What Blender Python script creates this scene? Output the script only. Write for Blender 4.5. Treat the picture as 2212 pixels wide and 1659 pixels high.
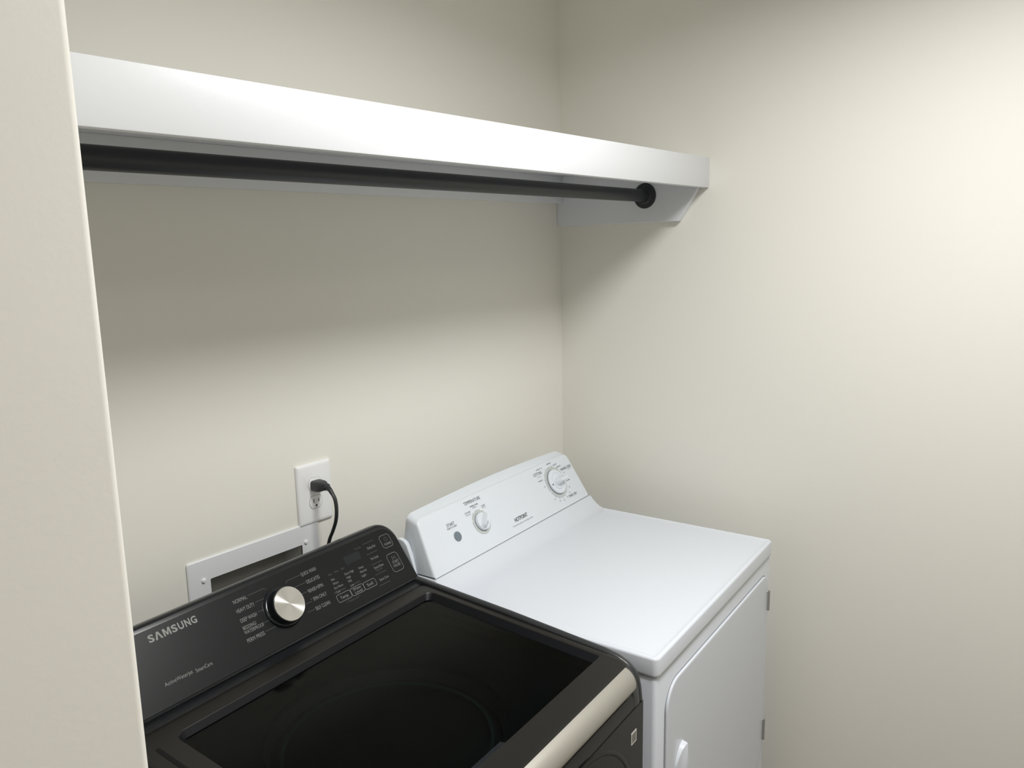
import bpy, bmesh, math, random
from mathutils import Vector, Matrix
random.seed(4)
sc = bpy.context.scene
for o in list(bpy.data.objects): bpy.data.objects.remove(o)
COL = sc.collection
R = math.radians

# ------------------------------------------------------------------ camera
F_PX = 1717.07
yw, pt, rl = R(38.5052), R(10.0327), R(-1.1062)
Fv = Vector((math.cos(yw)*math.cos(pt), math.sin(yw)*math.cos(pt), -math.sin(pt)))
Rv = Vector((math.sin(yw), -math.cos(yw), 0)); Uv = Rv.cross(Fv)
R2 = Rv*math.cos(rl) + Uv*math.sin(rl); U2 = -Rv*math.sin(rl) + Uv*math.cos(rl)
cam = bpy.data.cameras.new('camera'); cam.sensor_width = 36; cam.lens = F_PX/2212*36; cam.clip_start = .02
co = bpy.data.objects.new('camera', cam); COL.objects.link(co)
co.matrix_world = Matrix(((R2.x, U2.x, -Fv.x, -1.9594), (R2.y, U2.y, -Fv.y, -1.364), (R2.z, U2.z, -Fv.z, 1.6453), (0, 0, 0, 1)))
sc.camera = co

# ------------------------------------------------------------------ world, lights, exposure
w = bpy.data.worlds.new('world'); sc.world = w; w.use_nodes = True
w.node_tree.nodes['Background'].inputs[0].default_value = (.5, .48, .44, 1)
w.node_tree.nodes['Background'].inputs[1].default_value = .05
def area(name, loc, size, power, color, rot=(0, 0, 0), shape='DISK', spread=180):
    l = bpy.data.lights.new(name, 'AREA'); l.shape = shape; l.size = size; l.energy = power; l.color = color; l.spread = R(spread)
    o = bpy.data.objects.new(name, l); COL.objects.link(o); o.location = loc; o.rotation_euler = rot
    return o
area('ceiling_lamp_light', (-.91, -1.21, 2.385), .44, 18, (1, .995, .985), spread=162)
area('hall_fill_light', (-2.1, -1.9, 2.385), .34, 3, (1, .975, .94))  # added fill light, unseen; lifts the left wall and the shaded areas
vs = sc.view_settings
vs.view_transform = 'Standard'; vs.look = 'None'; vs.gamma = 1; vs.use_curve_mapping = False
vs.exposure = 0.34
sc.cycles.diffuse_bounces = 9; sc.cycles.max_bounces = 14; sc.cycles.transparent_max_bounces = 12

# ------------------------------------------------------------------ materials
def mat(name, col, rough=.5, metal=0, spec=.5, bump=0, bscale=300, coat=0, aniso=0, var=0, vscale=3):
    m = bpy.data.materials.new(name); m.use_nodes = True
    nt = m.node_tree; b = nt.nodes['Principled BSDF']
    b.inputs['Base Color'].default_value = (*col, 1); b.inputs['Roughness'].default_value = rough
    b.inputs['Metallic'].default_value = metal; b.inputs['Specular IOR Level'].default_value = spec
    b.inputs['Coat Weight'].default_value = coat; b.inputs['Anisotropic'].default_value = aniso
    tc = nt.nodes.new('ShaderNodeTexCoord')
    if bump:
        n = nt.nodes.new('ShaderNodeTexNoise'); n.inputs['Scale'].default_value = bscale; n.inputs['Detail'].default_value = 3
        nt.links.new(tc.outputs['Object'], n.inputs['Vector'])
        bp = nt.nodes.new('ShaderNodeBump'); bp.inputs['Strength'].default_value = bump; bp.inputs['Distance'].default_value = .002
        nt.links.new(n.outputs['Fac'], bp.inputs['Height']); nt.links.new(bp.outputs['Normal'], b.inputs['Normal'])
    if var:
        n = nt.nodes.new('ShaderNodeTexNoise'); n.inputs['Scale'].default_value = vscale; n.inputs['Detail'].default_value = 4
        nt.links.new(tc.outputs['Object'], n.inputs['Vector'])
        mr = nt.nodes.new('ShaderNodeMix'); mr.data_type = 'RGBA'
        mr.inputs[6].default_value = (*[c*(1-var) for c in col], 1); mr.inputs[7].default_value = (*[min(1, c*(1+var)) for c in col], 1)
        nt.links.new(n.outputs['Fac'], mr.inputs[0]); nt.links.new(mr.outputs[2], b.inputs['Base Color'])
    return m
M = dict(
 wall=mat('wall_paint', (.80, .786, .729), .5, spec=.35, bump=.04, bscale=230, var=.015, vscale=2.2),
 ceil=mat('ceiling_paint', (.82, .81, .77), .8, spec=.2, bump=.1, bscale=150),
 floor=mat('floor_vinyl', (.16, .13, .10), .4, spec=.4, bump=.1, bscale=60, var=.2, vscale=9),
 shelf=mat('white_trim_paint', (.74, .76, .79), .38, spec=.4, bump=.06, bscale=120, var=.01),
 rod=mat('black_rod_metal', (.018, .021, .025), .42, metal=0, spec=.5, bump=.03, bscale=200),
 white=mat('white_enamel', (.67, .705, .765), .24, spec=.5, var=.008, bump=.025, bscale=160),
 wplas=mat('white_console_plastic', (.70, .745, .80), .33, spec=.45, var=.006),
 ring=mat('grey_print', (.50, .53, .53), .4, spec=.3),
 ink=mat('dark_print', (.07, .08, .09), .5, spec=.2),
 ink2=mat('faint_grey_print', (.34, .36, .38), .5, spec=.2),
 button=mat('blue_grey_button', (.16, .20, .23), .4),
 seam=mat('seam_shadow_gap', (.20, .22, .24), .7), gap=mat('door_gap_shade', (.30, .31, .32), .6),
 dkcase=mat('black_coated_metal', (.011, .0108, .0098), .32, spec=.35, var=.03, bump=.02, bscale=300),
 dkrim=mat('dark_grey_plastic', (.030, .033, .035), .30, spec=.45, var=.02),
 dklid=mat('charcoal_lid_plastic', (.0115, .0110, .0095), .36, spec=.33, var=.03),
 dkcon=mat('black_console_plastic', (.012, .0135, .015), .24, spec=.45, var=.02),
 dkfas=mat('black_console_film', (.006, .0072, .0078), .34, spec=.22, var=.03),
 black=mat('black_gasket', (.006, .006, .006), .6, spec=.2),
 blackgl=mat('black_gloss_plastic', (.010, .012, .015), .12, spec=.5),
 silver=mat('satin_silver_strip', (.47, .455, .41), .48, metal=.7, bump=.03, bscale=500),
 letter=mat('light_grey_print', (.24, .245, .24), .5, spec=.2),
 letter2=mat('dim_grey_print', (.09, .095, .095), .5, spec=.2),
 brand=mat('brand_silver_print', (.27, .275, .265), .5, spec=.2), line=mat('thin_grey_print', (.10, .105, .105), .5, spec=.2),
 teal=mat('green_grey_ring_plastic', (.045, .085, .075), .4, spec=.2),
 steel=mat('tub_steel', (.075, .08, .078), .4, metal=.8, bump=.05, bscale=60),
 hinge=mat('hinge_steel', (.42, .42, .41), .4, metal=.5),
 outlet=mat('white_nylon', (.84, .85, .86), .3, spec=.5),
 boxpl=mat('white_box_plastic', (.76, .78, .80), .45, bump=.04, bscale=250),
 boxin=mat('grey_box_interior', (.55, .55, .52), .6),
 well=mat('shaded_recess_plastic', (.004, .0045, .006), .45, spec=.16),  # near-black for the shade inside the lid recess
 slot=mat('outlet_slot', (.05, .05, .045), .7),
 cord=mat('black_cord_rubber', (.020, .022, .025), .42, spec=.5, bump=.05, bscale=400),
 badge=mat('badge_white', (.62, .62, .58), .4), badge2=mat('badge_grey', (.18, .17, .15), .4),
)
# brushed, circularly spun metal of the dial cap
def spun():
    m = mat('spun_aluminium', (.66, .655, .64), .22, metal=1)
    nt = m.node_tree; b = nt.nodes['Principled BSDF']; b.inputs['Anisotropic'].default_value = .96; b.inputs['Anisotropic Rotation'].default_value = .25
    tg = nt.nodes.new('ShaderNodeTangent'); tg.direction_type = 'RADIAL'; tg.axis = 'Z'
    nt.links.new(tg.outputs[0], b.inputs['Tangent'])
    return m
M['spun'] = spun()
def glassm():
    m = bpy.data.materials.new('smoked_lid_glass'); m.use_nodes = True; nt = m.node_tree
    for n in list(nt.nodes): nt.nodes.remove(n)
    out = nt.nodes.new('ShaderNodeOutputMaterial'); mx = nt.nodes.new('ShaderNodeMixShader')
    tr = nt.nodes.new('ShaderNodeBsdfTransparent'); tr.inputs[0].default_value = (.43, .47, .46, 1)
    gl = nt.nodes.new('ShaderNodeBsdfGlossy'); gl.inputs['Roughness'].default_value = .10; gl.inputs[0].default_value = (.35, .36, .35, 1)
    fr = nt.nodes.new('ShaderNodeFresnel'); fr.inputs[0].default_value = 1.38
    gm = nt.nodes.new('ShaderNodeNewGeometry'); sb = nt.nodes.new('ShaderNodeMath'); sb.operation = 'SUBTRACT'; sb.inputs[0].default_value = 1
    ml = nt.nodes.new('ShaderNodeMath'); ml.operation = 'MULTIPLY'      # only the outer side of the pane mirrors
    nt.links.new(gm.outputs['Backfacing'], sb.inputs[1]); nt.links.new(fr.outputs[0], ml.inputs[0]); nt.links.new(sb.outputs[0], ml.inputs[1])
    nt.links.new(ml.outputs[0], mx.inputs[0]); nt.links.new(tr.outputs[0], mx.inputs[1]); nt.links.new(gl.outputs[0], mx.inputs[2])
    nt.links.new(mx.outputs[0], out.inputs[0]); return m
M['glass'] = glassm()

# ------------------------------------------------------------------ helpers
def finish(name, bm, m, parent=None, smooth=True, angle=35):
    bmesh.ops.recalc_face_normals(bm, faces=bm.faces)
    me = bpy.data.meshes.new(name); bm.to_mesh(me); bm.free()
    if smooth:
        for p in me.polygons: p.use_smooth = True
        me.set_sharp_from_angle(angle=R(angle))
    me.materials.append(M[m] if isinstance(m, str) else m)
    o = bpy.data.objects.new(name, me); COL.objects.link(o)
    if parent: o.parent = parent
    return o
def thing(name, label, cat, loc=(0, 0, 0), rz=0):
    o = bpy.data.objects.new(name, None); COL.objects.link(o); o.location = loc; o.rotation_euler = (0, 0, rz)
    o['label'] = label; o['category'] = cat; return o
def rbox(bm, x0, x1, y0, y1, z0, z1, bev=0, seg=2, mtx=None):
    r = bmesh.ops.create_cube(bm, size=1)
    vs_ = r['verts']
    for v in vs_:
        v.co = Vector(((x0+x1)/2+v.co.x*(x1-x0), (y0+y1)/2+v.co.y*(y1-y0), (z0+z1)/2+v.co.z*(z1-z0)))
    if bev:
        es = list({e for v in vs_ for e in v.link_edges})
        r2 = bmesh.ops.bevel(bm, geom=es, offset=bev, segments=seg, profile=.5, affect='EDGES')
        vs_ = list({v for f in r2['faces'] for v in f.verts} | {v for v in vs_ if v.is_valid})
    if mtx is not None:
        bmesh.ops.transform(bm, matrix=mtx, verts=vs_)
    return bm
def loft(bm, loops, cap0=True, cap1=True, closed=True):
    L = [[bm.verts.new(p) for p in lp] for lp in loops]
    n = len(L[0])
    for a, b in zip(L, L[1:]):
        for i in range(n if closed else n-1):
            j = (i+1) % n
            try: bm.faces.new((a[i], a[j], b[j], b[i]))
            except ValueError: pass
    if cap0: bm.faces.new(L[0][::-1])
    if cap1: bm.faces.new(L[-1])
    return bm
def rrect(x0, x1, y0, y1, rr, n=6):
    """2-D rounded rectangle, ccw; rr = radius or 4 radii (bl, br, tr, tl)"""
    if not isinstance(rr, (tuple, list)): rr = (rr,)*4
    pts = []
    for (cx, cy, a0, r) in ((x0, y0, 180, rr[0]), (x1, y0, 270, rr[1]), (x1, y1, 0, rr[2]), (x0, y1, 90, rr[3])):
        sx = r if cx == x0 else -r; sy = r if cy == y0 else -r
        for k in range(n+1):
            a = R(a0+90*k/n); pts.append((cx+sx+r*math.cos(a), cy+sy+r*math.sin(a)))
    return pts
def inset(pts, d):
    """shrink a 2-D ccw loop by d"""
    n = len(pts); out = []
    for i in range(n):
        p0 = Vector(pts[i-1]); p = Vector(pts[i]); p1 = Vector(pts[(i+1) % n])
        e0 = (p-p0); e1 = (p1-p)
        if e0.length < 1e-7: e0 = e1
        if e1.length < 1e-7: e1 = e0
        e0.normalize(); e1.normalize()
        n0 = Vector((-e0.y, e0.x)); n1 = Vector((-e1.y, e1.x)); b = n0+n1
        b = n0 if b.length < 1e-6 else b.normalized()
        out.append(tuple(p+b*d/max(.5, b.dot(n0))))
    return out
def prism_x(bm, prof, x0, x1, bev=0, seg=3):
    """profile in (y, z) extruded along x, its two end outlines rounded"""
    area_ = sum(prof[i-1][0]*prof[i][1]-prof[i][0]*prof[i-1][1] for i in range(len(prof)))
    if area_ < 0: prof = prof[::-1]
    loops = []
    if bev:
        for k in range(seg+1):
            a = R(90*k/seg); d = bev*(1-math.sin(a)); loops.append((x0+bev*(1-math.cos(a)), inset(prof, d)))
        for k in range(seg, -1, -1):
            a = R(90*k/seg); d = bev*(1-math.sin(a)); loops.append((x1-bev*(1-math.cos(a)), inset(prof, d)))
    else: loops = [(x0, prof), (x1, prof)]
    return loft(bm, [[(x, p[0], p[1]) for p in lp] for x, lp in loops])
def lathe(bm, prof, mtx, n=48, cap=True):
    """prof: (radius, height) list, revolved about local z, then placed by mtx"""
    loops = [[mtx @ Vector((r*math.cos(2*math.pi*k/n), r*math.sin(2*math.pi*k/n), h)) for k in range(n)] for r, h in prof]
    return loft(bm, loops, cap, cap)
def tube(bm, pts, rx, ry=None, n=10, up=Vector((1, 0, 0))):
    ry = ry or rx; loops = []
    P = [Vector(p) for p in pts]
    for i, p in enumerate(P):
        t = (P[min(i+1, len(P)-1)]-P[max(i-1, 0)]).normalized()
        s = (up-t*up.dot(t)).normalized(); u = t.cross(s)
        loops.append([p+s*rx*math.cos(2*math.pi*k/n)+u*ry*math.sin(2*math.pi*k/n) for k in range(n)])
    return loft(bm, loops)
def spline(pts, k=8):
    P = [Vector(p) for p in pts]; P = [2*P[0]-P[1]]+P+[2*P[-1]-P[-2]]; out = []
    for i in range(1, len(P)-2):
        for j in range(k):
            t = j/k; a, b, c, d = P[i-1:i+3]
            out.append(.5*((2*b)+(-a+c)*t+(2*a-5*b+4*c-d)*t*t+(-a+3*b-3*c+d)*t**3))
    out.append(P[-2]); return out

class Face:
    """a tilted plane on a machine: local x to the right, u up the slope, n out of it"""
    def __init__(s, y0, z0, lean):
        a = R(lean); s.y0, s.z0, s.a = y0, z0, a
        s.m = Matrix(((1, 0, 0, 0), (0, math.sin(a), -math.cos(a), y0), (0, math.cos(a), math.sin(a), z0), (0, 0, 0, 1)))
    def p(s, x, u, n=0): return s.m @ Vector((x, u, n))
    def mtx(s, x, u, n=0): return s.m @ Matrix.Translation((x, u, n))

def add_text(bm, face, body, x0, x1, u, h, n=.0004, bold=0, shear=0):
    """printed line: from x0 to x1, centred on height u, cap height h"""
    if isinstance(bm, PG): bm = bm.new('printed_word')
    c = bpy.data.curves.new('tmp', 'FONT'); c.body = body; c.resolution_u = 3; c.offset = bold; c.shear = shear; c.space_character = 1.22 if bold > .03 else 1
    o = bpy.data.objects.new('tmp', c); COL.objects.link(o)
    me = o.to_mesh()
    if len(me.vertices):
        xs = [v.co.x for v in me.vertices]; ys = [v.co.y for v in me.vertices]
        lo, hi = min(xs), max(xs); cap = .69 if len(body) > 1 else max(ys)
        base = 0 if len(body) > 1 else min(ys)
        if len(body) == 1: cap = max(ys)-min(ys)
        vv = [bm.verts.new(face.p(x0+(v.co.x-lo)/(hi-lo)*(x1-x0), u-h/2+(v.co.y-base)/cap*h, n)) for v in me.vertices]
        for p in me.polygons:
            try: bm.faces.new([vv[i] for i in p.vertices])
            except ValueError: pass
    o.to_mesh_clear(); bpy.data.objects.remove(o); bpy.data.curves.remove(c)
def stroke(bm, face, pts, wd, n=.0004, closed=False):
    """thin printed line along 2-D points"""
    if isinstance(bm, PG): bm = bm.new('printed_outline' if closed else 'printed_line')
    P = [Vector(p) for p in pts]; N = len(P); L = []
    for i in range(N):
        a = P[i-1] if (i or closed) else P[i]; b = P[(i+1) % N] if (i < N-1 or closed) else P[i]
        t = (b-a).normalized(); q = Vector((-t.y, t.x))*wd/2
        L.append((bm.verts.new(face.p(*(P[i]+q), n)), bm.verts.new(face.p(*(P[i]-q), n))))
    for i in range(N if closed else N-1):
        a, b = L[i], L[(i+1) % N]; bm.faces.new((a[0], b[0], b[1], a[1]))
class PG:
    """collects printed pieces, each of which becomes a part of its own"""
    def __init__(s): s.items = []
    def new(s, name): b = bmesh.new(); s.items.append((name, b)); return b
def printed(name, bm, m, parent):
    if isinstance(bm, PG):
        for nm, b in bm.items: printed(name if nm == 'printed_word' and name == 'brand_lettering' else nm, b, 'line' if (nm == 'printed_line' and m == 'letter') else m, parent)
        return
    me = bpy.data.meshes.new(name); bm.to_mesh(me); bm.free(); me.materials.append(M[m])
    o = bpy.data.objects.new(name, me); COL.objects.link(o); o.parent = parent; return o

def struct(name, bm, m, smooth=False):
    o = finish(name, bm, m, None, smooth); o['kind'] = 'structure'; return o

# ------------------------------------------------------------------ room shell
XL = -1.727; YJ = -.85; RX0, RY0, CZ = -3.6, -2.7, 2.44
bm = bmesh.new(); rbox(bm, XL-.12, .12, 0, .12, 0, .88); rbox(bm, XL-.12, .12, 0, .12, 1.0, CZ)
bm.free(); bm = bmesh.new()
# back wall with the opening the recessed laundry box sits in
BX0, BX1, BZ0, BZ1 = -1.197, -.978, .88, 1.022
for a in ((XL-.12, BX0, 0, CZ), (BX1, .12, 0, CZ), (BX0, BX1, 0, BZ0), (BX0, BX1, BZ1, CZ)):
    rbox(bm, a[0], a[1], 0, .12, a[2], a[3])
struct('wall_back', bm, 'wall')
bm = bmesh.new(); rbox(bm, 0, .12, RY0-.12, 0, 0, CZ); struct('wall_right', bm, 'wall')
# wall to the left of the niche: its end is the rounded outside corner in front of the camera
bm = bmesh.new()
pts = [(RX0-.12, 0), (RX0-.12, YJ)]
for k in range(7):
    a = R(-90+90*k/6); pts.append((XL-.006+.006*math.cos(a), YJ+.006+.006*math.sin(a)))
pts += [(XL, 0)]
loft(bm, [[(x, y, 0) for x, y in pts], [(x, y, CZ) for x, y in pts]])
o = finish('wall_left', bm, 'wall', None, True, 30); o['kind'] = 'structure'
bm = bmesh.new(); rbox(bm, RX0-.12, RX0, RY0-.12, YJ, 0, CZ); struct('wall_far_left', bm, 'wall')
bm = bmesh.new(); rbox(bm, RX0, 0, RY0-.12, RY0, 0, CZ); struct('wall_front', bm, 'wall')
bm = bmesh.new(); rbox(bm, RX0-.12, .12, RY0-.12, .12, -.1, 0); struct('floor', bm, 'floor')
bm = bmesh.new(); rbox(bm, RX0-.12, .12, RY0-.12, .12, CZ, CZ+.1); struct('ceiling', bm, 'ceil')
bm = bmesh.new(); rbox(bm, -.014, 0, RY0, -.01, 0, .09, .004); struct('baseboard_right', bm, 'shelf')

# flush ceiling lamp above the camera's right shoulder (out of frame; holds the light), plus an added one for the fill
lampm = mat('lamp_rim_white', (.85, .85, .85), .4)
for (lx, ly, lab) in ((-.91, -1.21, 'round white flush ceiling lamp in front of the laundry niche'), (-2.1, -1.9, 'unseen round white lamp rim added around the fill light behind the camera')):
    t = thing('ceiling_lamp', lab, 'lamp', (lx, ly, 2.44))
    bm = bmesh.new(); lathe(bm, [(.17, 0), (.17, -.03), (.165, -.035), (.135, -.035), (.135, -.012)], Matrix.Identity(4), 48, True)
    finish('lamp_rim', bm, lampm, t)

# ------------------------------------------------------------------ shelf
S0 = XL+.001
t = thing('wall_shelf', 'white painted wooden shelf with deep front board above washer and dryer', 'shelf', (-.86, -.23, 1.776))
def loc_(o, root): o.matrix_parent_inverse = Matrix.Translation(root.location).inverted(); return o
bm = bmesh.new(); rbox(bm, S0, -.001, -.4445, -.0005, 1.832, 1.851, .001); loc_(finish('shelf_board', bm, 'shelf', t), t)
bm = bmesh.new(); rbox(bm, S0, -.001, -.4635, -.4445, 1.7765, 1.851, .0012); loc_(finish('front_board', bm, 'shelf', t), t)
bm = bmesh.new(); rbox(bm, S0+.02, -.0205, -.0195, -.0005, 1.756, 1.832, .001); loc_(finish('back_cleat', bm, 'shelf', t), t)
def side_cleat(x0, x1):
    bm = bmesh.new()
    prism_x(bm, [(-.0005, 1.832), (-.0005, 1.692), (-.3870, 1.6945), (-.4440, 1.781), (-.4440, 1.832)], x0, x1, .001, 1)
    return loc_(finish('side_cleat', bm, 'shelf', t), t)
side_cleat(-.0195, -.0005); side_cleat(S0, S0+.019)

# closet rod
t = thing('closet_rod', 'round black metal clothes rod mounted under the white shelf', 'clothes rod', (-.86, -.289, 1.764))
mx = Matrix.Translation((-.86, -.289, 1.764)) @ Matrix.Rotation(R(90), 4, 'Y')
RY = Matrix.Rotation(R(90), 4, 'Y')
bm = bmesh.new(); LH = .86-.0225
lathe(bm, [(.0165, -(1.727-.86-.024)), (.0165, LH)], RY, 32); finish('rod', bm, 'rod', t)
bm = bmesh.new()
e = .86-.0198
lathe(bm, [(.0325, e), (.0335, e-.0012), (.0325, e-.0028), (.024, e-.0042), (.0205, e-.010), (.0185, e-.011), (.0180, e-.016), (.0166, e-.0165)], RY, 48); finish('flange', bm, 'rod', t)
bm = bmesh.new(); e = -(1.727-.86-.021)
lathe(bm, [(.0325, e), (.0335, e+.0012), (.0325, e+.0028), (.024, e+.0042), (.0205, e+.010), (.0185, e+.011), (.0166, e+.0165)], RY, 48); finish('flange', bm, 'rod', t)

# ------------------------------------------------------------------ wall outlet, cord, laundry box
WF = Face(0, 0, 0)      # the back wall seen as a plane: x, z, out of the wall
def wrect(bm, loop, ns, insets):
    loft(bm, [[WF.p(x, z, n) for x, z in inset(loop, d)] for n, d in zip(ns, insets)])
PX, PZ = -.9395, 1.1253
t = thing('outlet_plate', 'oversized white duplex outlet plate on the back wall above the washer', 'outlet', (PX, -.001, PZ))
def L2(o): return loc_(o, t)
bm = bmesh.new()
loft(bm, [[WF.p(x, z, n) for x, z in rrect(PX-.0445+d, PX+.0445-d, PZ-.0667+d, PZ+.0667-d, max(.0012, .0035-d*.4), 4)] for n, d in ((.0005, 0), (.003, 0), (.0055, .0015), (.0068, .004), (.0072, .008))]); L2(finish('cover_plate', bm, 'outlet', t))
def socket(zc):
    lp = []
    for k in range(28):
        a = 2*math.pi*k/28; x, z = .0172*math.cos(a), .0172*math.sin(a); z = max(-.0142, min(.0142, z)); lp.append((PX+x, zc+z))
    bm = bmesh.new()
    loft(bm, [[WF.p(x, z, n) for x, z in inset(lp, d)] for n, d in ((.0071, 0), (.0076, 0), (.0082, .0006), (.0084, .0012))])
    s = L2(finish('socket_face', bm, 'outlet', t))
    bm = bmesh.new()
    wrect(bm, [WF_ for WF_ in inset(lp, -.0006)], [.0072, .00735], [0, 0])
    q = finish('socket_gap', bm, 'seam', s); 
    for (dx, hh) in ((-.0064, .0042), (.0064, .0034)):
        bm = bmesh.new(); rbox(bm, PX+dx-.0009, PX+dx+.0009, -.0087, -.0080, zc+.003-hh, zc+.003+hh)
        q = finish('slot', bm, 'slot', s, False)
    bm = bmesh.new(); lathe(bm, [(.0024, .0080), (.0024, .0087)], Matrix.Translation((PX, 0, zc-.0078)) @ Matrix.Rotation(R(90), 4, 'X'), 16)
    q = finish('ground_hole', bm, 'slot', s, False)
socket(PZ+.0195); socket(PZ-.0195)
bm = bmesh.new(); lathe(bm, [(.0034, .007), (.0034, .0078), (.0026, .0083)], Matrix.Translation((PX, 0, PZ)) @ Matrix.Rotation(R(90), 4, 'X'), 20)
L2(finish('screw', bm, 'outlet', t))

t = thing('power_cord', 'black power plug in the upper socket with cord dropping behind the washer', 'power cord', (PX, -.009, PZ+.0195))
zc = PZ+.0195
bm = bmesh.new()
secs = [(-.0086, .0125, .0105, -.001), (-.012, .0132, .0112, -.001), (-.027, .0132, .0112, -.001), (-.034, .0120, .0100, -.0005), (-.040, .0085, .0078, 0), (-.0435, .0075, .0068, 0)]
loft(bm, [[(PX+x, y, zc+dz+z) for x, z in rrect(-a, a, -b, b, min(a, b)*.45, 3)] for y, a, b, dz in secs])
loc_(finish('plug', bm, 'cord', t, True, 50), t)
bm = bmesh.new()
P = spline([(PX, -.042, zc+.001), (PX, -.050, zc), (PX, -.057, zc-.004), (PX, -.064, zc-.011)], 4)
loops = []
for i, p in enumerate(P):
    tt = (P[min(i+1, len(P)-1)]-P[max(i-1, 0)]).normalized(); s = Vector((1, 0, 0)); u = tt.cross(s)
    f = i/(len(P)-1); ra = .0070-.0025*f+(.0022 if i in (2, 3) else 0); rb = .0062-.0022*f+(.0022 if i in (2, 3) else 0)
    loops.append([p+s*ra*math.cos(2*math.pi*k/14)+u*rb*math.sin(2*math.pi*k/14) for k in range(14)])
loft(bm, loops); loc_(finish('strain_relief', bm, 'cord', t, True, 50), t)
bm = bmesh.new()
tube(bm, spline([(PX, -.060, zc-.006), (PX+.001, -.0705, zc-.022), (PX+.001, -.0735, zc-.045), (PX+.001, -.069, zc-.070), (PX, -.058, zc-.095), (PX-.001, -.046, zc-.118), (PX-.001, -.034, zc-.16), (PX, -.03, zc-.25), (PX-.02, -.035, zc-.40)], 8), .0045, .0031, 12)
loc_(finish('cord', bm, 'cord', t, True, 60), t)

t = thing('laundry_box', 'white recessed laundry outlet box frame on the wall behind the black washer', 'outlet box', (-1.0875, -.001, .96))
bm = bmesh.new()
fo = rrect(-1.240, -.935, .845, 1.063, .004, 3); fi = rrect(BX0+.002, BX1-.002, BZ0+.002, BZ1-.002, .002, 3)
loft(bm, [[WF.p(x, z, n) for x, z in lp] for lp, n in ((fi, .0005), (fo, .0005), (fo, .0028), (inset(fo, .0018), .0045), (fi, .0045), (fi, .0005))], False, False)
loc_(finish('face_frame', bm, 'boxpl', t, True, 30), t)
bm = bmesh.new()
loft(bm, [[WF.p(x, z, n) for x, z in lp] for lp, n in ((fi, .003), (fi, -.060))], False, True)
loc_(finish('recessed_box', bm, 'boxin', t, True, 30), t)
bm = bmesh.new()
for vx in (-1.15, -1.03):
    mt = Matrix.Translation((vx, .045, .884))
    lathe(bm, [(.012, 0), (.012, .03), (.016, .032), (.016, .05), (.009, .052), (.009, .062)], mt, 20)
    m2 = bmesh.new()
    loc_(finish('valve', bm, 'hinge', t), t); bm = bmesh.new()
bm.free()
for (sx, szz) in ((-1.209, 1.0212), (-.9705, 1.0235)):
    bm = bmesh.new()
    lathe(bm, [(.0047, .004), (.0047, .0055), (.0036, .0075), (.0015, .0082)], Matrix.Translation((sx, 0, szz)) @ Matrix.Rotation(R(90), 4, 'X'), 20)
    rbox(bm, sx-.0005, sx+.0005, -.0085, -.0079, szz-.003, szz+.003)
    loc_(finish('screw', bm, 'outlet', t, True, 40), t)

# ================================================================== DRYER
YAW = R(3.9702); ux = Vector((math.cos(YAW), math.sin(YAW), 0)); uy = Vector((-math.sin(YAW), math.cos(YAW), 0))
DO = Vector((-.7881, -.7497, 0)); W = .683
dry = thing('clothes_dryer', 'white front-loading clothes dryer with two control knobs, right of the black washer', 'dryer', DO, YAW)
# cabinet: vertical prism with rounded front corners
bm = bmesh.new(); cb = rrect(.001, W-.001, .004, .61, (.008, .008, .004, .004), 5)
loft(bm, [[(x, y, z) for x, y in inset(cb, d)] for z, d in ((.02, .004), (.024, 0), (.868, 0), (.8725, .0015), (.8745, .005))])
finish('cabinet', bm, 'white', dry)
bm = bmesh.new()
for fx in (.05, W-.05):
    for fy in (.06, .56):
        b2 = bmesh.new(); lathe(b2, [(.02, .0), (.02, .012), (.01, .014), (.01, .03)], Matrix.Translation((fx, fy, 0)), 16); finish('levelling_foot', b2, 'black', dry)
bm.free()
# worktop: rolled edge, slight raised rim, cove up to the control panel
bm = bmesh.new()
def wt(z, d, yb):
    q = max(.0015, .012-d)
    return [(x, y, z) for x, y in rrect(d, W-d, d, .495-d, (q, q, .001, .001), 6)]
loft(bm, [wt(z, d, 0) for z, d in ((.8765, .003), (.8772, .001), (.8785, 0), (.882, 0), (.909, 0), (.9115, .0007), (.9132, .0025), (.9138, .0050), (.9136, .0078), (.9126, .0105), (.9122, .014), (.9120, .022), (.9120, .05))])
finish('worktop', bm, 'white', dry, True, 40)
bm = bmesh.new()
pf = [(.44, .905), (.442, .9116)]
for k in range(9):
    f = k/8; pf.append((.455+.054*f, .9119+.031*f**2.1))
pf += [(.5145, .9435), (.56, .9435), (.56, .88), (.44, .88)]
pf[0] = (.436, .9070)
prism_x(bm, pf, .0005, W-.0005, .004, 3); finish('worktop_riser', bm, 'white', dry, True, 40)
bm = bmesh.new(); prism_x(bm, [(.5120, .9430), (.5150, .9470), (.56, .9470), (.56, .9430)], .004, W-.004); finish('console_seam', bm, 'seam', dry, False)
# control panel (backguard)
DFc = Face(.512, .9450, 30)
bx0, bx1, tx0, tx1, H = .004, .679, .024, .664, .134
def guard_loop(ins, ext=0., back=None, zt=0.):
    """outline of the guard in (x, u): tapering sides, rounded top corners, gently arched top"""
    pts = [(bx0+ins, 0), (bx1-ins, 0)]
    r = .017
    top = H-ins
    def side(x_b, x_t, u): return x_b+(x_t-x_b)*u/H
    cxr = side(bx1, tx1, top-r)-ins-r
    for k in range(9):
        a = R(90*k/8); pts.append((cxr+r*math.cos(a), top-r+r*math.sin(a)))
    cxl = side(bx0, tx0, top-r)+ins+r
    for k in range(1, 12):
        f = k/12; x = cxr+(cxl-cxr)*f; pts.append((x, top+ext*math.sin(math.pi*f)))
    for k in range(9):
        a = R(90+90*k/8); pts.append((cxl+r*math.cos(a), top-r+r*math.sin(a)))
    return pts
loops = []
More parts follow.
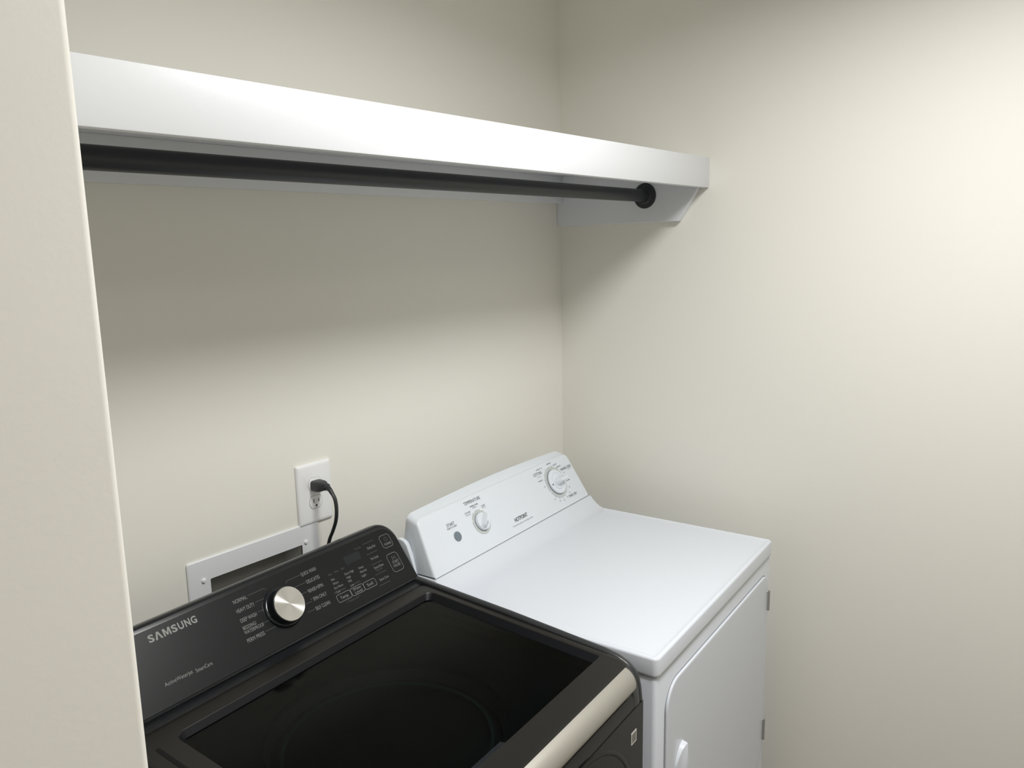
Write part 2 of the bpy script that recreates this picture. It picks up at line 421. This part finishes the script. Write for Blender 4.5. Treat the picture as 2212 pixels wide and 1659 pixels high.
for n, ins, ext in ((0, .0065, .001), (-.0008, .0035, .001), (-.0025, .0012, .0012), (-.006, 0, .0015)):
    loops.append([DFc.p(x, u, n) for x, u in guard_loop(ins, ext)])
base = guard_loop(0, .0015)
rear = []
for x, u in base:
    p = DFc.p(x, u, -.006); bow = math.sin(math.pi*min(1, max(0, (x-.03)/(W-.06))))
    top = max(0, (u-.08)/(H-.08))
    rear.append(((x-.34)*(1-.010*top)+.34, .6060, p.z+.0075*top+.0065*bow*top))
mid = [((a[0]+b[0])/2, (a[1]+b[1])/2, (a[2]+b[2])/2+.0015*max(0, (u-.08)/(H-.08))) for a, b, (x, u) in zip(loops[-1], rear, base)]
loops += [mid, rear]
rear2 = [((x-.34)*.992+.34, .6105, z-.004*max(0, (u-.05)/(H-.05))) for (x, y, z), (x_, u) in zip(rear, base)]
loops.append(rear2)
bm = bmesh.new(); loft(bm, loops); con = finish('control_console', bm, 'wplas', dry, True, 40)
bm = bmesh.new()
ep = [(.612, 1.0165), (.606, 1.0162), (.600, 1.0150), (.595, 1.0128), (.591, 1.0095), (.5875, 1.0045), (.580, .986), (.566, .951), (.562, .935), (.612, .935)]
prism_x(bm, ep, .0012, .012, .0012, 2); finish('rear_cover', bm, 'wplas', dry, True, 30)
bm = bmesh.new(); prism_x(bm, ep, W-.012, W-.0012, .0012, 2); finish('rear_cover', bm, 'wplas', dry, True, 30)

# printing on the console
bm = PG()
add_text(bm, DFc, 'START', .1025, .130, .091, .0075)
add_text(bm, DFc, 'TEMPERATURE', .184, .2465, .1195, .0078)
add_text(bm, DFc, 'COTTONS', .478, .5175, .1125, .0078)
add_text(bm, DFc, 'WRINKLE FREE', .602, .6565, .0965, .0068)
add_text(bm, DFc, 'TIMED DRY', .584, .627, .0215, .0068)
printed('printed_headings', bm, 'ink', con)
bm = PG(); add_text(bm, DFc, 'HOTPOINT', .3295, .385, .0322, .0092, bold=.022); printed('brand_lettering', bm, 'ink', con)
bm = PG()
add_text(bm, DFc, 'PUSH TO START', .100, .134, .0835, .0042)
add_text(bm, DFc, 'COTTONS', .173, .1945, .0982, .0038); add_text(bm, DFc, 'WRINKLE FREE', .199, .2305, .1080, .0040)
add_text(bm, DFc, 'FLUFF', .2385, .2515, .0985, .0040)
C2 = (.5575, .0725)
for i, (x, u) in enumerate([(.514, .089), (.536, .1145), (.570, .1165), (.590, .1065), (.595, .1015), (.605, .063), (.5995, .048), (.588, .036), (.574, .028), (.557, .0255), (.541, .029), (.527, .038)]):
    stroke(bm, DFc, [(x-.0007, u), (x+.0007, u)], .0014, n=.0009)
for (s, x0, x1, u, h) in (('MORE DRY', .487, .508, .0925, .0034), ('LESS DRY', .500, .5185, .1225, .0034), ('MORE DRY', .553, .575, .1255, .0034),
    ('LESS DRY', .579, .598, .1165, .0034), ('DAMP DRY', .5905, .612, .1075, .0034), ('70 MIN', .607, .623, .0625, .0034)): add_text(bm, DFc, s, x0, x1, u, h)
for s, x, u in (('60', .6065, .0445), ('50', .595, .0310), ('40', .578, .0225), ('30', .5585, .0190), ('20', .5385, .0225), ('10', .5215, .0325)): add_text(bm, DFc, s, x-.0024, x+.0024, u, .0032)
printed('printed_settings', bm, 'ink', con)
bm = PG()
add_text(bm, DFc, 'REGULAR', .1755, .1930, .0930, .0034); add_text(bm, DFc, 'MEDIUM', .2065, .2215, .1030, .0034); add_text(bm, DFc, 'NO HEAT', .238, .2525, .0940, .0034)
add_text(bm, DFc, 'Commercial quality  extra-large capacity', .313, .402, .0205, .0040)
add_text(bm, DFc, 'AUTOMATIC', .489, .508, .1035, .0026); add_text(bm, DFc, 'AUTOMATIC', .636, .653, .0905, .0026)
for x, u in ((.5245, .1225), (.6125, .0860), (.503, .0735)): add_text(bm, DFc, 'OFF', x-.004, x+.004, u, .0032)
printed('printed_small_text', bm, 'ink2', con)
def annulus(face, c, r0, r1, n0, n1, name, m, parent, seg=64, gaps=()):
    bm = bmesh.new()
    def arc(a0, a1, k):
        L = []
        for i in range(k+1):
            a = a0+(a1-a0)*i/k; ca, sa = math.cos(a), math.sin(a)
            L.append([face.p(c[0]+r*ca, c[1]+r*sa, n) for r, n in ((r0, n0), (r0, n1), (r1, n1), (r1, n0))])
        loft(bm, L, closed=True)
    if not gaps:
        loft(bm, [[face.p(c[0]+r*math.cos(2*math.pi*i/seg), c[1]+r*math.sin(2*math.pi*i/seg), n) for i in range(seg)] for r, n in ((r0, n0), (r0, n1), (r1, n1), (r1, n0))], False, False)
    else:
        g = sorted(gaps)
        for i, a in enumerate(g):
            b = g[(i+1) % len(g)]+(2*math.pi if i == len(g)-1 else 0)
            arc(a+.03, b-.03, 16)
    return finish(name, bm, m, parent, False)
annulus(DFc, C2, .030, .0445, .0001, .0006, 'dial_scale_ring', 'ring', con, gaps=(R(112), R(205), R(18)))
C1 = (.2155, .0655)
annulus(DFc, C1, .018, .0300, .0001, .0006, 'dial_scale_ring', 'ring', con)
for a in (160, 112, 62):
    bm = bmesh.new(); lathe(bm, [(.0020, .0003), (.0020, .0008)], DFc.mtx(C1[0]+.0305*math.cos(R(a)), C1[1]+.0305*math.sin(R(a))), 16); finish('setting_dot', bm, 'outlet', con, False)
# start button
bm = bmesh.new(); lathe(bm, [(.0112, .0), (.0112, .0022), (.0104, .0030), (.004, .0032)], DFc.mtx(.1205, .0598), 40); finish('start_button', bm, 'button', con, True, 30)
annulus(DFc, (.1205, .0598), .0112, .0122, .0001, .0010, 'button_ring', 'wplas', con)
def fin(bm, face, c, ang, half, wid, h0, h1, taper=.55, off=0.):
    """tapering grip bar across a knob"""
    m = face.mtx(c[0], c[1]) @ Matrix.Rotation(ang, 4, 'Z')
    L = []
    for k in range(6):
        f = k/5; n = h0+(h1-h0)*f; s = 1-(1-taper)*f**.8; wv = wid*(s)
        hh = half*(1-.22*f)
        if k == 5: wv *= .8; hh -= .0006
        L.append([m @ Vector((x+off*f, y, n)) for x, y in rrect(-hh, hh, -wv, wv, min(wv*.98, hh*.9), 5)])
    loft(bm, L)
# temperature knob
bm = bmesh.new(); lathe(bm, [(.0208, .0012), (.0215, .0020), (.0215, .0060), (.0205, .0085), (.0190, .0092), (.016, .0090)], DFc.mtx(*C1), 56)
k1 = finish('temperature_knob', bm, 'wplas', con, True, 40)
bm = bmesh.new(); fin(bm, DFc, C1, R(48), .0195, .0080, .0080, .0230, .50); finish('knob_grip', bm, 'wplas', con, True, 40)
bm = bmesh.new(); mm = DFc.mtx(*C1) @ Matrix.Rotation(R(48), 4, 'Z'); rbox(bm, -.0135, -.0060, -.0007, .0007, .0229, .0233, mtx=mm); finish('pointer_mark', bm, 'ink', con, False)
bm = bmesh.new(); lathe(bm, [(.0222, .0003), (.0222, .0014), (.019, .0014)], DFc.mtx(*C1), 48); finish('knob_gap', bm, 'seam', con, False)
# timer knob
bm = bmesh.new(); lathe(bm, [(.0330, .0015), (.0340, .0026), (.0340, .0060), (.0325, .0078), (.0245, .0082), (.0238, .0074), (.0222, .0074), (.0212, .0100), (.0190, .0112), (.010, .0112)], DFc.mtx(*C2), 64)
k2 = finish('timer_knob', bm, 'wplas', con, True, 35)
bm = bmesh.new(); fin(bm, DFc, C2, R(4), .0205, .0120, .0100, .0330, .42, .002); finish('knob_grip', bm, 'wplas', con, True, 40)
bm = bmesh.new(); m_ = DFc.mtx(C2[0]-.0278, C2[1]-.003, .0082) @ Matrix.Rotation(R(0), 4, 'Z')
vs3 = [bm.verts.new(m_ @ Vector(p)) for p in ((-.0032, 0, .0003), (.0026, -.0032, .0003), (.0026, .0032, .0003))]; bm.faces.new(vs3)
printed('pointer_triangle', bm, 'ink', con)
bm = bmesh.new(); lathe(bm, [(.0350, .0003), (.0350, .0017), (.030, .0017)], DFc.mtx(*C2), 56); finish('knob_gap', bm, 'seam', con, False)

# door of the dryer
DD = Face(.004, 0, 0)
bm = bmesh.new()
dl = rrect(.044, .655, .318, .838, (.085, .085, .036, .052), 9)
loft(bm, [[DD.p(x, z, n) for x, z in inset(dl, d)] for n, d in ((-.001, .001), (.0030, 0), (.0042, .0005), (.0049, .0016), (.0052, .0034), (.0053, .007), (.0053, .03))])
door = finish('dryer_door', bm, 'white', dry, True, 35)
bm = bmesh.new(); loft(bm, [[DD.p(x, z, n) for x, z in inset(dl, -.0022)] for n in (.0001, .0006)]); finish('door_gap', bm, 'gap', door, False)  # flat grey sheet stands in for the shade in the door groove
# raised door pull on the left of the door
bm = bmesh.new()
hl = [(.083, .52), (.083, .656)]
for k in range(1, 9):
    f = k/8; hl.append((.083+.036*f**1.25, .656+.034*math.sin(f*math.pi/2)))
hl += [(.1245, .64), (.129, .60), (.132, .52)]
hl = hl[::-1]
def hn(x, f): return .0053+f*(.004+.012*max(0, min(1, (x-.083)/.05)))
a_ = sum(hl[i-1][0]*hl[i][1]-hl[i][0]*hl[i-1][1] for i in range(len(hl)))
if a_ < 0: hl = hl[::-1]
loft(bm, [[DD.p(x, z, .0045+0*n) for x, z in inset(hl, d)] if n == 0 else [DD.p(x, z, hn(x, n)) for x, z in inset(hl, d)] for n, d in ((0, -.001), (.6, .0), (.9, .0008), (1.0, .0028))])
finish('door_pull', bm, 'white', door, True, 35)
for (z0, z1) in ((.742, .792), (.390, .446)):
    bm = bmesh.new()
    rbox(bm, .6480, .6575, -.0040, .0045, z0, z1, .0008, 1)
    hg = finish('door_hinge', bm, 'hinge', dry, True, 30)
    bm = bmesh.new(); lathe(bm, [(.0024, z0-.001), (.0024, z1+.001)], Matrix.Translation((.6530, -.0050, 0)), 14); finish('hinge_pin', bm, 'hinge', hg, True, 30)

# ================================================================== WASHER
WO = DO-(.701)*ux
WW = .686
wash = thing('washing_machine', 'black top-loading washing machine with glass lid and silver dial', 'washer', WO, YAW)
WSC = .983      # the machine is 674 mm wide
wash.scale = (WSC,)*3
wash.location = Vector((-1.49544, -.80786, .02797))
def S(y): return .9115+.0695*y
bm = bmesh.new(); cb = rrect(0, WW, .018, .675, (.006, .006, .004, .004), 4)
loft(bm, [[(x, y, z) for x, y in inset(cb, d)] for z, d in ((-.008, .004), (-.004, 0), (.8390, 0), (.8405, .001))])
finish('cabinet', bm, 'dkcase', wash)
for fx in (.05, WW-.05):
    for fy in (.08, .6):
        b2 = bmesh.new(); lathe(b2, [(.022, -.02845), (.022, -.016), (.01, -.014), (.01, .0)], Matrix.Translation((fx, fy, 0)), 16); finish('levelling_foot', b2, 'black', wash)
# rims left and right of the lid, curving down at the front
def rim_prof(dy=0., dz=0.):
    top = [(.615, .9590), (.53, .9540), (.30, .9385), (.094, .9205), (.066, .9155), (.046, .9068), (.034, .8970), (.0265, .8850), (.0225, .868), (.0195, .8415)]
    return [(y+dy, z+dz) for y, z in top]+[(.05, .8415), (.615, .8415)]
bm = bmesh.new(); prism_x(bm, rim_prof(), .6720, WW, .0055, 4); finish('side_rim', bm, 'dkrim', wash, True, 40)
bm = bmesh.new(); prism_x(bm, rim_prof(), 0, .0140, .0055, 4); finish('side_rim', bm, 'dkrim', wash, True, 40)
for x0, x1 in ((.6505, .6735), (.0125, .0355)):
    bm = bmesh.new(); prism_x(bm, [(y+.0004, z-.0004) for y, z in [(.060, .9142), (.046, .9068), (.034, .8970), (.0265, .8850), (.0225, .868), (.0195, .8415)]]+[(.06, .8411)], x0, x1, .003, 3)
    finish('corner_rim', bm, 'dkrim', wash, True, 40)
# deck behind the lid
bm = bmesh.new(); prism_x(bm, [(.522, .9445), (.545, .9475), (.61, .9500), (.61, .90), (.522, .90)], .0135, .6725, 0); finish('rear_deck', bm, 'dkcon', wash, True, 30)
# front lip under the handle
bm = bmesh.new(); prism_x(bm, [(.0205, .8415), (.0225, .858), (.0250, .8655), (.030, .8680), (.040, .8640), (.060, .8600), (.060, .8415)], .030, .656, 0); finish('front_lip', bm, 'dkcon', wash, True, 40)
bm = bmesh.new(); prism_x(bm, [(.050, .8415), (.050, .8950), (.062, .8950), (.062, .8415)], .0145, .6715, 0); finish('handle_pocket', bm, 'black', wash, True, 30)
# tub below the glass
bm = bmesh.new()
TC = (.338, .308)
TM = Matrix.Translation((TC[0], TC[1], 0))
tubl = [(.197, .878), (.197, .868), (.192, .862), (.190, .856), (.186, .850), (.232, .78), (.232, .70), (.220, .60), (.10, .59)]
n = 72
loft(bm, [[TM @ Vector((r*math.cos(2*math.pi*k/n), r*math.sin(2*math.pi*k/n), z)) for k in range(n)] for r, z in tubl], False, True)
tub = finish('wash_tub', bm, 'steel', wash, True, 50)
bm = bmesh.new()
n = 72
def rg(r0, r1, z0, z1):
    loft(bm, [[TM @ Vector((r*math.cos(2*math.pi*k/n), r*math.sin(2*math.pi*k/n), z)) for k in range(n)] for r, z in ((r0, z0), (r0, z1), (r1, z1), (r1, z0))], False, False)
rg(.166, .1715, .8500, .8540)
finish('balance_ring', bm, 'teal', tub, True, 50)
bm = bmesh.new()
# dark well floor around the tub mouth
rr_o = rrect(.030, .660, .066, .520, .03, 17); rr_i = [(TC[0]+.196*math.cos(R(-180+360*k/72+90*0)), TC[1]+.196*math.sin(R(-180+360*k/72))) for k in range(72)]
loft(bm, [[(x, y, z) for x, y in lp] for lp, z in ((rr_o, .90), (rr_o, .880), (rr_i, .878), (rr_i, .862))], False, False)
finish('tub_cover', bm, 'black', wash, True, 40)
for k in range(6):
    bm = bmesh.new(); a = math.pi*k/3+.3
    mtk = Matrix.Translation((TC[0], TC[1], .60)) @ Matrix.Rotation(a, 4, 'Z')
    loft(bm, [[mtk @ Vector(p) for p in [(x, -.010, 0), (x, .010, 0), (x, .004, h), (x, -.004, h)]] for x, h in ((.02, .05), (.08, .035), (.15, .010))])
    finish('agitator_fin', bm, 'dklid', tub, True, 40)

# lid: frame with a sunk smoked pane and the silver handle strip
lid = None
bm = bmesh.new()
def lz(pts, dz): return [(x, y, S(y)+dz) for x, y in pts]
lo = rrect(.0155, .6705, .0355, .5200, (.024, .024, .020, .020), 8)
li = rrect(.0760, .6540, .0900, .4860, (.004, .004, .018, .018), 8)
lg = rrect(.0840, .6400, .0935, .4780, (.003, .003, .010, .010), 8)
loft(bm, [lz(lo, -.0200), lz(lo, -.0030), lz(inset(lo, .0012), -.0008), lz(inset(lo, .0035), 0), lz(inset(lo, .010), 0.0), lz(inset(li, -.004), 0), lz(inset(li, -.0005), -.0002),
          lz(inset(li, .0006), -.0015), lz(inset(li, .0008), -.004)], False, False)
lid = finish('lid', bm, 'dklid', wash, True, 32)
bm = bmesh.new(); loft(bm, [lz(inset(li, .0002), -.0012), lz(lg, -.0112), lz(lg, -.0150)], False, False); finish('glass_surround', bm, 'well', lid, True, 30)  # recess walls get their shade from a near-black colour
bm = bmesh.new(); loft(bm, [lz(inset(lg, -.001), -.0122), lz(inset(lg, -.001), -.0105)]); finish('lid_glass', bm, 'glass', lid, True, 30)
bm = bmesh.new(); loft(bm, [lz(p, d) for p, d in ((inset(lo, -.0012), -.021), (inset(lo, -.0012), -.016), (inset(lo, .0006), -.016), (inset(lo, .0006), -.021))], False, False); finish('lid_gap', bm, 'black', lid, False)
bm = bmesh.new()
for p in ([(.365, .0895, 0), (.359, .0965, 0), (.359, .1000, 0), (.084, .1000, 0), (.084, .0895, 0)],):
    loft(bm, [[(x, y, S(y)-.0100) for x, y, _ in p], [(x, y, S(y)-.0040) for x, y, _ in p]])
finish('glass_stop', bm, 'blackgl', lid, True, 30)
# groove near the lid's left edge
bm = bmesh.new(); loft(bm, [lz(p, d) for p, d in ((rrect(.040, .047, .10, .476, .003, 3), -.004), (rrect(.040, .047, .10, .476, .003, 3), .0004))]); finish('lid_groove', bm, 'black', lid, False)
# handle strip
bm = bmesh.new()
hp = [(.0370, S(.037)+.0004), (.0300, .9105), (.0225, .9045), (.0175, .8965), (.0155, .8880), (.0165, .8800), (.0205, .8755), (.0270, .8750), (.0370, .8800)]
hp = hp[:1]+[(.0335, .9130), (.0300, .9112), (.0262, .9084), (.0225, .9045), (.0195, .9000), (.0172, .8945), (.0160, .8885), (.0160, .8830), (.0178, .8785), (.0215, .8758)]+[(.0270, .8750), (.0370, .8800)]
prism_x(bm, hp, .0370, .6495, .002, 2); finish('lid_handle', bm, 'silver', lid, True, 40)

# control console: leaning face with rounded upper corners
WFc = Face(.541, .9530, 37)
def cl(ins, x0=.000, x1=.692, top=.141):
    return rrect(x0+ins, x1-ins, -.004+ins*.3, top-ins, (.003, .003, .044-min(ins, .02), .044-min(ins, .02)), 10)
loops = []
for n_, ins in ((0, .0100), (-.0006, .0070), (-.0030, .0030), (-.0075, .0006), (-.012, 0)):
    loops.append([WFc.p(x-.003, u, n_) for x, u in cl(ins)])
b0 = loops[-1]; cc = cl(0)
def tt(u): return max(0, u-.02)/.12
loops.append([(p.x, p.y+.006, p.z-.0015*tt(u)) for p, (x, u) in zip(b0, cc)])
loops.append([(p.x, p.y+.014, p.z-.009*tt(u)) for p, (x, u) in zip(b0, cc)])
loops.append([(p.x, p.y+.022+.040*(1-tt(u)), p.z-.045*tt(u)) for p, (x, u) in zip(b0, cc)])
bm = bmesh.new(); loft(bm, loops); wc = finish('control_console', bm, 'dkcon', wash, True, 42)
# flared foot of the console at its right and left end
for sgn, xx in ((1, .686), (-1, 0.0)):
    bm = bmesh.new(); L = []
    for k in range(6):
        f = k/5; L.append([(xx-sgn*(.010*(1-f)+.0005)-sgn*.012, y_, z_) if q else (xx-sgn*.012*(0)-sgn*(.0105-.010*f**2*1.0), y_, z_) for q, y_, z_ in
              ((1, .552+.020*(1-f), .974-.016*f), (0, .552+.020*(1-f), .974-.016*f), (0, .64, .974-.016*f), (1, .64, .974-.016*f))])
    loft(bm, L); finish('console_foot', bm, 'dkcon', wc, True, 50)
# glossy film carrying the print
bm = bmesh.new(); fl = rrect(.004, .6815, .0015, .1255, (.002, .002, .034, .034), 10)
loft(bm, [[WFc.p(x, u, n_) for x, u in inset(fl, d)] for n_, d in ((-.0005, 0), (.0010, 0), (.0014, .0006))]); finish('console_film', bm, 'dkfas', wc, True, 30)
bm = bmesh.new()
for ch, x0, x1 in (('S', .1195, .1292), ('Λ', .1303, .1430), ('M', .1450, .1578), ('S', .1598, .1695), ('U', .1716, .1813), ('N', .1836, .1932), ('G', .1950, .2050)):
    if ch in 'MΛ':      # these two are drawn as outlines: heavy strokes, no crossbar
        o_ = ((0, 0), (0, 1), (.27, 1), (.5, .40), (.73, 1), (1, 1), (1, 0), (.79, 0), (.79, .70), (.59, .08), (.41, .08), (.21, .70), (.21, 0)) if ch == 'M' else ((0, 0), (.36, 1), (.64, 1), (1, 0), (.75, 0), (.5, .74), (.25, 0))
        bm.faces.new([bm.verts.new(WFc.p(x0+(x1-x0)*u, .1037+.0126*v, .0018)) for u, v in o_][::-1])
        continue
    add_text(bm, WFc, ch, x0, x1, .1100, .0126, n=.0018, bold=.03)
printed('brand_lettering', bm, 'brand', wc)
bm = PG(); NN = .0018
add_text(bm, WFc, 'ActiveWaterjet', .1130, .1615, .0350, .0062, n=NN); add_text(bm, WFc, 'SmartCare', .1665, .1965, .0330, .0062, n=NN)
add_text(bm, WFc, 'NORMAL', .2765, .3045, .109, .0068, n=NN); add_text(bm, WFc, 'HEAVY DUTY', .2745, .3115, .092, .0068, n=NN)
add_text(bm, WFc, 'DEEP WASH', .2735, .3070, .0745, .0068, n=NN); add_text(bm, WFc, 'BEDDING/', .2715, .2990, .0610, .0062, n=NN)
add_text(bm, WFc, 'WATERPROOF', .2705, .3110, .0530, .0062, n=NN); add_text(bm, WFc, 'PERM PRESS', .2685, .3045, .0385, .0068, n=NN)
add_text(bm, WFc, 'QUICK WASH', .4245, .4610, .1050, .0068, n=NN); add_text(bm, WFc, 'DELICATES', .4285, .4600, .0880, .0068, n=NN)
add_text(bm, WFc, 'RINSE+SPIN', .4230, .4585, .0710, .0068, n=NN); add_text(bm, WFc, "SPIN ONLY", .4245, .4570, .0535, .0068, n=NN); add_text(bm, WFc, "'", .4200, .4210, .0555, .0018, n=NN)
add_text(bm, WFc, 'SELF CLEAN', .4195, .4545, .0355, .0068, n=NN)
K = (.3605, .0650)
for (s, x0, x1, u, h) in (('Temp.', .4800, .5010, .0325, .0060), ('Water', .5150, .5370, .0360, .0050), ('Level', .5170, .5360, .0290, .0050), ('Soil', .5510, .5670, .0315, .0060),
    ('POWER', .6425, .6610, .0905, .0050), ('START', .6375, .6565, .0500, .0052), ('PAUSE', .6365, .6555, .0415, .0052)): add_text(bm, WFc, s, x0, x1, u, h, n=NN)
def rr(x0, x1, u0, u1, r=.004, wd=.0008): stroke(bm, WFc, rrect(x0, x1, u0, u1, r, 5), wd, n=NN, closed=True)
rr(.4725, .5075, .0250, .0400); rr(.5085, .5425, .0245, .0400); rr(.5430, .5755, .0240, .0390)
rr(.6365, .6645, .0830, .1110, .006); rr(.6300, .6605, .0290, .0690, .007)
# power and start symbols
pc = (.6520, .1015); stroke(bm, WFc, [(pc[0]+.0042*math.sin(R(a)), pc[1]+.0042*math.cos(R(a))) for a in range(35, 326, 15)], .0008, n=NN); stroke(bm, WFc, [(pc[0], pc[1]+.001), (pc[0], pc[1]+.0052)], .0008, n=NN)
stroke(bm, WFc, [(.6425, .0545), (.6425, .0625), (.6480, .0585)], .0008, n=NN, closed=True)
for x in (.6500, .6520): stroke(bm, WFc, [(x, .0548), (x, .0625)], .0008, n=NN)
stroke(bm, WFc, [(.6370, .0458), (.6560, .0458)], .0006, n=NN)
printed('printed_legend', bm, 'letter', wc)
bm = PG()
for pts in ([(.3065, .110), (.3420, .110), (.3455, .1065)], [(.3145, .0935), (.3345, .0935)], [(.3095, .0760), (.3255, .0760)], [(.3130, .0545), (.3245, .0545)], [(.3070, .0395), (.3300, .0395)],
    [(.4225, .1055), (.3910, .1055), (.3880, .1020)], [(.4265, .0885), (.3990, .0885)], [(.4210, .0715), (.4075, .0715)], [(.4195, .0515), (.4045, .0515)], [(.4175, .0360), (.4000, .0360)]):
    stroke(bm, WFc, pts, .0007, n=NN)
for u, x0 in ((.110, .589), (.087, .5865), (.064, .584), (.042, .5815), (.019, .578)): stroke(bm, WFc, [(x0, u), (x0+.031, u)], .0007, n=NN)
for (s, x0, x1, u, h) in (('Hot', .4800, .4885, .0715, .0045), ('Warm', .4795, .4930, .0630, .0045), ('Eco Warm', .4780, .5000, .0545, .0045), ('• Cold', .4735, .4870, .0460, .0045), ('Extra High', .5150, .5385, .0705, .0045),
    ('High', .5150, .5255, .0625, .0045), ('Mid', .5145, .5230, .0545, .0045), ('Low', .5145, .5235, .0455, .0045), ('Heavy', .5520, .5655, .0695, .0045), ('Normal', .5510, .5680, .0610, .0045),
    ('Light', .5500, .5620, .0525, .0045), ('Delay End', .5960, .6185, .0985, .0052), ('Pre Soak', .5915, .6125, .0755, .0052), ('Extra Rinse', .5880, .6140, .0560, .0052),
    ('Smart Care', .5855, .6110, .0295, .0052)): add_text(bm, WFc, s, x0, x1, u, h, n=NN)
printed('printed_options', bm, 'letter', wc)
bm = PG()
for (s, x0, x1, u, h) in (('Wash', .4790, .4880, .0825, .0035), ('Rinse', .4955, .5060, .0830, .0035), ('Spin', .5135, .5215, .0830, .0035), ('Low-treatment', .5240, .5410, .0460, .0035), ('water', .4885, .5025, .0465, .0035),
    ('*(3 sec)', .5650, .5830, .1080, .0035), ('*Alarm Off', .5885, .6060, .0495, .0035), ('*Child Lock', .4920, .5190, .0195, .0032)): add_text(bm, WFc, s, x0, x1, u, h, n=NN)
for a in ((.4880, .4905), (.5205, .5240)): stroke(bm, WFc, [(a[0], .0215), (a[0], .0195), (a[1], .0195)], .0005, n=NN)
printed('printed_notes', bm, 'letter2', wc)
# dark display window
bm = bmesh.new(); loft(bm, [[WFc.p(x, u, n_) for x, u in rrect(.5300, .5720, .0855, .1020, .002, 3)] for n_ in (.0012, .0016)]); finish('display_window', bm, mat('display_dark', (.009, .0125, .0145), .32, spec=.3), wc, False)
# dial
DM = WFc.mtx(*K)
DMT = DM @ Matrix.Rotation(R(6), 4, 'X')      # body and cap tilted only to swing the bright streak diagonal
bm = bmesh.new(); lathe(bm, [(.0390, .0012), (.0385, .0040), (.0370, .0062), (.0345, .0070), (.0335, .0066)], DM, 72); finish('dial_ring', bm, 'blackgl', wc, True, 40)
bm = bmesh.new(); lathe(bm, [(.0330, .001), (.0326, .0200), (.0320, .0225), (.0314, .0230)], DMT, 72); finish('dial_body', bm, 'blackgl', wc, True, 40)
# the spun cap keeps its own axes so the brushing runs in circles round its centre
bm = bmesh.new(); prof = [(.0312, .0), (.0312, .0022), (.0306, .0028)]+[(.0306*(1-k/12)+.0006*(k/12), .0028) for k in range(1, 13)]
lathe(bm, prof, Matrix.Identity(4), 96); cap = finish('dial_cap', bm, 'spun', wc, True, 30); cap.matrix_local = DMT @ Matrix.Translation((0, 0, .0215))

# badge on the cabinet front
WD = Face(.018, 0, 0)
bm = bmesh.new(); loft(bm, [[WD.p(x, z, n_) for x, z in rrect(.6330, .6535, .7790, .8020, .0008, 2)] for n_ in (0, .0006)]); bd = finish('energy_sticker', bm, 'badge', wash, False)
bm = bmesh.new(); loft(bm, [[WD.p(x, z, n_) for x, z in rrect(.6355, .6510, .7820, .7990, .0004, 2)] for n_ in (.0004, .0008)]); finish('sticker_print', bm, 'badge2', bd, False)
# shallow pressed contour on the cabinet front
bm = bmesh.new()
fp = rrect(.045, .642, .06, .8385, (.06, .06, .18, .18), 14)
loft(bm, [[WD.p(x, z, n_) for x, z in inset(fp, d)] for n_, d in ((.0002, -.004), (.0012, 0), (.0002, .005), )], False, False)
finish('pressed_contour', bm, 'dkcase', wash, True, 50)
